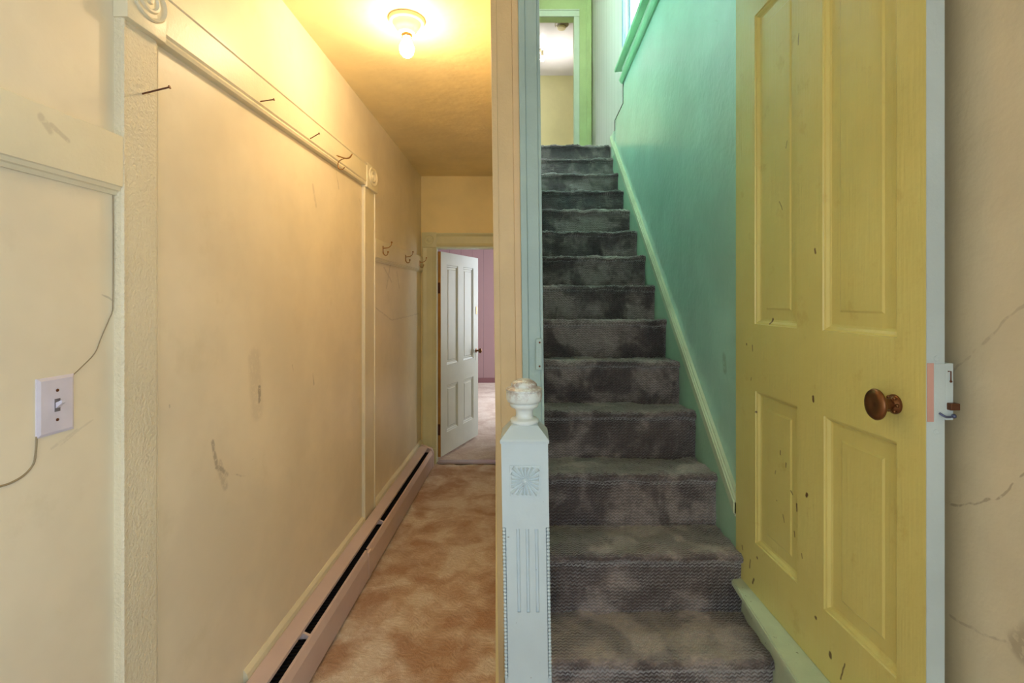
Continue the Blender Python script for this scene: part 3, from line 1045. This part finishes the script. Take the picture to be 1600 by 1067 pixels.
# ------------------------------------------------------------------ stairs
RISE, RUN = .195, .2452
def nose(k):        # k-th step, k = 1..15
    i = k - 4
    return 1.988 + RUN * i, .78 + RISE * i
st = empty('staircase', (.38, nose(1)[0], 0))
tag(st, 'straight flight of stairs covered in brown patterned carpet, rising beside the green wall', 'staircase')
sx0, sx1 = -.002, XR - .001
NXS = 110
for k in range(1, 16):
    yn, zn = nose(k)
    # profile from riser base, around the nose, back along the tread
    prof = []
    for i in range(12):
        t = i / 11
        prof.append((yn + .016 - .006 * t, zn - RISE - .045 + (RISE - .012) * t))
    for i in range(9):
        a = -PI / 2 * 1.0 + PI * i / 8 * .98
        prof.append((yn + .012 - .018 * math.cos(a), zn - .017 + .017 * math.sin(a)))
    back = yn + RUN + .045 if k < 15 else 4.86
    n = 14
    for i in range(1, n + 1):
        t = i / n
        prof.append((yn + .014 + (back - yn - .014) * t, zn - .016 * min(1, t * 1.4) if k < 15 else zn - .004))
    bm = bmesh.new()
    rows = []
    x0_ = -.002 if k > 1 else .072
    x1_ = sx1 if k >= 3 else (.752 if k == 2 else .74)
    for (y, z) in prof:
        row = []
        for i in range(NXS + 1):
            x = x0_ + (x1_ - x0_) * i / NXS
            n1 = noise.noise(Vector((x * 11, y * 14 + k * 3, z * 14)))
            n2 = noise.noise(Vector((x * 60, y * 60, z * 60)))
            n3 = noise.noise(Vector((x * 170, y * 170, z * 170)))
            a = n1 * .012 + n2 * .0055 + n3 * .0045
            if k <= 2:
                a += 0
            # soft corner at the wall
            edge = min(1, (x1_ - x) / .03)
            yy = y - a * .8 + (1 - edge) ** 2 * .012
            row.append(bm.verts.new((x - .38, yy - nose(1)[0], z + a - (1 - edge) ** 2 * .006)))
        rows.append(row)
    for a, b in zip(rows, rows[1:]):
        for i in range(NXS):
            bm.faces.new((a[i], a[i + 1], b[i + 1], b[i]))
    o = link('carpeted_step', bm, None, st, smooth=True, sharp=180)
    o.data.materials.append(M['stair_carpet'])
def stpart(name, bm, mat):
    o = link(name, bm, mat, st)
    o.location = (-.38, -nose(1)[0], 0)
    return o
# skirt board and its capping along the wall
def sk_z(y, off):
    return .782 + .806 * (y - 1.836) + off
ya, yb_ = 1.80, 4.54
bm = bmesh.new()
prism(bm, [(ya, sk_z(ya, 0) - .45), (ya, sk_z(ya, -.01)), (yb_, sk_z(yb_, -.01)), (yb_, 2.70)], XR - .010, XR - .0005, 'x')
stpart('skirt_board', bm, M['stringer_face'])
bm = bmesh.new()
for (o0, o1, t) in ((-.060, 0, .020), (-.050, -.010, .025), (-.012, .010, .013)):
    prism(bm, [(ya, sk_z(ya, o0)), (ya, sk_z(ya, o1)), (yb_, sk_z(yb_, o1)), (yb_, sk_z(yb_, o0))], XR - t, XR - .0005, 'x')
stpart('skirt_capping', bm, M['stringer'])
bm = bmesh.new()
box(bm, XR - .012, XR - .0005, 4.42, 4.54, 2.75, 2.965, .002)
stpart('skirt_end_block', bm, M['mint_trim'])

# ------------------------------------------------------------------ stair window
win = empty('window_1', (XR, (WY0 + WY1) / 2, WZ0))
structure(win, 'window high on the green stair wall')
wy = (WY0 + WY1) / 2
def wpart(name, bm, mat):
    o = link(name, bm, mat, win)
    o.location = (-XR, -wy, -WZ0)
    return o
bm = bmesh.new()
prism(bm, [(XR + .06, 3.345), (.706, 3.33), (.700, 3.338), (.700, 3.352), (.706, 3.358), (XR + .06, 3.362)], WY0 - .1, 4.08, 'y')
wpart('window_sill', bm, M['green_trim'])
bm = bmesh.new()
prism(bm, [(XR, 3.215), (.752, 3.215), (.742, 3.222), (.732, 3.236), (.728, 3.246), (.734, 3.252), (.742, 3.256), (XR, 3.256)], WY0 - .1, 4.03, 'y')
wpart('apron_moulding', bm, M['green_trim'])
bm = bmesh.new()
box(bm, .750, XR, WY0 - .1, 4.02, 3.25, 3.34)
wpart('apron', bm, M['mint_trim'])
bm = bmesh.new()
box(bm, XR - .012, XR + .008, WY1 + .0, WY1 + .05, 3.36, WZ1 + .1, .003)
box(bm, XR - .012, XR + .008, WY0 - .1, WY0, 3.36, WZ1 + .1, .003)
box(bm, XR - .012, XR + .008, WY0, WY1, WZ1, WZ1 + .1, .003)
wpart('window_casing', bm, M['sash'])
bm = bmesh.new()
for (a, b, c, d) in ((WY0, WY0 + .05, 3.36, WZ1), (WY1 - .05, WY1, 3.36, WZ1), (WY0, WY1, 3.36, 3.43), (WY0, WY1, WZ1 - .05, WZ1), (WY0, WY1, 4.05, 4.09)):
    box(bm, XR + .035, XR + .07, a, b, c, d, .003)
fr = wpart('sash_frame', bm, M['sash'])
bm = bmesh.new()
box(bm, XR + .050, XR + .054, WY0 + .04, WY1 - .04, 3.42, WZ1 - .04)
wpart('pane', bm, M['glass'])

# ------------------------------------------------------------------ upper doorway
bm = bmesh.new()
box(bm, DX1 - .002, DX1 + .065, LY - .018, LY + .0, LZ, DZ1 - .0, .003)
box(bm, DX1 - .002, DX1 + .010, LY - .024, LY + .0, LZ, DZ1 - .0, .002)
structure(link('trim_20', bm, M['mint_trim']), 'casing right of the upper doorway')
bm = bmesh.new()
box(bm, DX0, DX1 + .065, LY - .020, LY + .0, DZ1 + .001, DZ1 + .085, .003)
box(bm, DX0, DX1 + .065, LY - .028, LY + .0, DZ1 + .07, DZ1 + .085, .002)
structure(link('trim_21', bm, M['mint_trim']), 'head casing over the upper doorway')
bm = bmesh.new()
box(bm, .700, .762, LY - .016, LY, LZ, 5.45, .002)
structure(link('trim_22', bm, M['lime']), 'green corner board beside the upper doorway')

# upper ceiling fixture
uf = empty('upstairs_ceiling_light', (.47, 7.12, 5.40))
tag(uf, 'small round unlit ceiling fixture seen through the upper doorway', 'ceiling light')
bm = bmesh.new()
lathe(bm, [(.10, 0), (.10, -.012), (.085, -.02), (.075, -.03), (.05, -.034)], 32)
link('canopy', bm, simple('tarnished_fixture_metal', (150, 140, 120), .35, .5), uf, smooth=True, sharp=40)
bm = bmesh.new()
lathe(bm, [(.05, -.03), (.055, -.04), (.062, -.052), (.055, -.066), (.03, -.074), (.001, -.076)], 32)
link('glass_shade', bm, M['porcelain'], uf, smooth=True, sharp=40)
# lamp of that room: bare bulb further in, mostly hidden by the door casing
ub = empty('upstairs_bare_bulb', (.215, 7.85, 5.40))
tag(ub, 'lit bare bulb on the upstairs ceiling, at the left edge of the upper doorway', 'light bulb')
bm = bmesh.new()
lathe(bm, [(.05, 0), (.05, -.01), (.02, -.02), (.018, -.10)], 24)
link('bulb_socket', bm, M['porcelain'], ub, smooth=True, sharp=40)
bm = bmesh.new()
lathe(bm, [(.013, -.09), (.016, -.11), (.028, -.135), (.030, -.15), (.022, -.172), (.001, -.18)], 24)
T = NT('upper_bulb_glow')
T.b.inputs['Emission Color'].default_value = (1, .95, .9, 1)
T.b.inputs['Emission Strength'].default_value = 40
link('glass_bulb', bm, T.m, ub, smooth=True)

# ------------------------------------------------------------------ hall ceiling lamp
bx, by = -.51, 2.09
bz = zc(by)
cl = empty('ceiling_lamp', (bx, by, bz))
tag(cl, 'lit bare bulb in a round porcelain lampholder on the yellow hall ceiling', 'ceiling lamp')
bm = bmesh.new()
lathe(bm, [(.074, .002), (.075, -.006), (.072, -.013), (.066, -.016), (.060, -.015), (.057, -.018), (.052, -.028), (.043, -.042), (.036, -.052), (.034, -.060), (.030, -.062)], 48)
link('lampholder', bm, M['porcelain'], cl, smooth=True, sharp=50)
bm = bmesh.new()
lathe(bm, [(.020, -.058), (.020, -.066), (.022, -.068), (.020, -.070), (.022, -.073), (.018, -.076)], 24)
for k in range(5):
    a = k * 2 * PI / 5
    ball(bm, (.030 * math.cos(a), .030 * math.sin(a), -.057), .0045)
link('socket', bm, M['brass'], cl, smooth=True)
bm = bmesh.new()
lathe(bm, [(.014, -.073), (.016, -.082), (.023, -.097), (.0295, -.112), (.0305, -.124), (.027, -.140), (.017, -.152), (.0008, -.157)], 28)
link('glass_bulb', bm, M['bulb'], cl, smooth=True)

# ------------------------------------------------------------------ light switch and wires
_, sy_, sz_ = onleft(85, 632)
sw = empty('light_switch', (XL, 1.0185, 1.259))
tag(sw, 'white single toggle light switch plate on the left wall', 'light switch')
bm = bmesh.new()
t = bmesh.new()
A = [(0, -.040, -.0585), (0, .040, -.0585), (0, .040, .0585), (0, -.040, .0585)]
B = [(.0055, -.034, -.0525), (.0055, .034, -.0525), (.0055, .034, .0525), (.0055, -.034, .0525)]
A = [bm.verts.new(q) for q in A]
A2 = [bm.verts.new((.0025, v_.co.y, v_.co.z)) for v_ in A]
B = [bm.verts.new(q) for q in B]
bm.faces.new(A[::-1])
bm.faces.new(B)
for P_, Q_ in ((A, A2), (A2, B)):
    for i in range(4):
        bm.faces.new((P_[i], P_[(i + 1) % 4], Q_[(i + 1) % 4], Q_[i]))
t.free()
link('cover_plate', bm, M['switch'], sw)
bm = bmesh.new()
box(bm, .005, .0062, -.006, .006, -.013, .013)
link('toggle_slot', bm, simple('grey_slot', (120, 116, 124), .5), sw)
bm = bmesh.new()
prism(bm, [(.005, -.007), (.005, .005), (.018, .011), (.019, .005)], -.0042, .0042, 'y')
link('toggle', bm, M['switch'], sw)
for z in (-.03, .03):
    bm = bmesh.new()
    lathe(bm, [(.0032, 0), (.003, .001), (.0005, .0016)], 14, lambda p: Vector((.0055 + p.z, p.x, z + p.y)))
    link('screw', bm, M['rust'], sw, smooth=True)
X = XL + .0015
def lp(px, py, XX=XL + .0012):
    return onleft(px, py, XX)
bm = bmesh.new()
tube(bm, smoothpts([lp(114, 586), lp(128, 573), lp(148, 552), lp(158, 528), lp(170, 500), lp(175.5, 487), lp(176.5, 470), lp(177, 380), lp(176.5, 300)], 6), .0011, 6)
tag(link('bell_wire', bm, M['wire'], smooth=True), 'thin painted wire climbing the wall from the top of the switch plate', 'wire')
bm = bmesh.new()
tube(bm, smoothpts([lp(57, 682), lp(56, 705), lp(52, 725), lp(38, 742), (lp(18, 754)), lp(0, 760), lp(-30, 768)], 6), .0020, 6)
tag(link('bell_wire', bm, M['wire'], smooth=True), 'thicker painted wire hanging below the switch plate', 'wire')
# blank cover near the far end
bm = bmesh.new()
c = onleft(653, 503)
box(bm, XL, XL + .004, c[1] - .05, c[1] + .05, c[2] - .06, c[2] + .06, .001)
tag(link('blank_cover_plate', bm, M['left_wall']), 'small blank plate painted over, below the farthest coat hook', 'cover plate')

# ------------------------------------------------------------------ nails and hooks
def nail(p0, p1, label, mid=None):
    bm = bmesh.new()
    pts = [Vector(p0), Vector(p1)] if mid is None else smoothpts([p0, mid, p1], 5)
    tube(bm, pts, .0021, 10)
    d = (Vector(p1) - Vector(p0)).normalized()
    tube(bm, [Vector(p1) - d * .001, Vector(p1) + d * .0012], .0046, 14)
    o = link('nail', bm, M['nail'], smooth=True, sharp=40)
    tag(o, label, 'nail', 'long nails driven into the door casing')

XH = XC
nail((XC - .008, 1.226, 1.978), (-.889, 1.236, 2.000), 'long rusty nail sticking out of the near casing board, nearest the viewer')
nail((XC + .002, 1.742, 2.164), (-.889, 1.742, 2.172), 'long nail in the head board, second from the viewer')
nail((XC + .002, 2.139, 2.165), (-.897, 2.139, 2.186), 'bent nail in the head board, just before the wire hook', (-.937, 2.139, 2.163))

def coat_hook(loc, label, kind):
    e_ = empty('coat_hook', loc)
    tag(e_, label, 'coat hook', 'coat hooks on the wall board' if kind == 'cast' else None)
    if kind == 'wire':
        bm = bmesh.new()
        for q in (-.008, .008):
            tube(bm, smoothpts([(.0, q, .020), (.020, q, .014), (.040, q * .6, .008), (.058, q * .5, .010), (.068, q * .4, .020), (.074, q * .1, .030)], 6), .0019, 8)
        link('upper_prong', bm, M['brass'], e_, smooth=True)
        bm = bmesh.new()
        tube(bm, smoothpts([(.036, .004, .009), (.016, .004, .001), (.005, .002, -.012), (.005, -.001, -.034), (.014, -.003, -.046), (.028, -.003, -.046), (.038, -.003, -.036)], 6), .0022, 8)
        link('lower_prong', bm, M['brass'], e_, smooth=True)
        return e_
    bm = bmesh.new()
    box(bm, 0, .004, -.008, .008, -.028, .022, .0015)
    link('base_plate', bm, M['brass'], e_)
    bm = bmesh.new()
    tube(bm, smoothpts([(.002, 0, .006), (.020, 0, .008), (.038, 0, .012), (.052, 0, .024), (.058, 0, .042)], 6), .0034, 10, .0026)
    ball(bm, (.058, 0, .045), .0062)
    link('upper_prong', bm, M['brass'], e_, smooth=True)
    bm = bmesh.new()
    tube(bm, smoothpts([(.002, 0, -.010), (.006, 0, -.030), (.018, 0, -.040), (.030, 0, -.034), (.034, 0, -.020)], 6), .0032, 10, .0026)
    ball(bm, (.034, 0, -.017), .0056)
    link('lower_prong', bm, M['brass'], e_, smooth=True)
    return e_

coat_hook((XC + .0100, 2.44, 2.156), 'cream painted wire coat hook on the head board of the blocked doorway', 'wire')
RXF = XL + .022
for (y, lab) in ((3.235, 'tarnished brass coat hook nearest the viewer of the three on the far wall board'),
                 (3.83, 'middle tarnished brass coat hook of the three on the far wall board'),
                 (4.33, 'tarnished brass coat hook closest to the far doorway')):
    coat_hook((RXF, y, 1.80 - (y - 3.2) * .008), lab, 'cast')
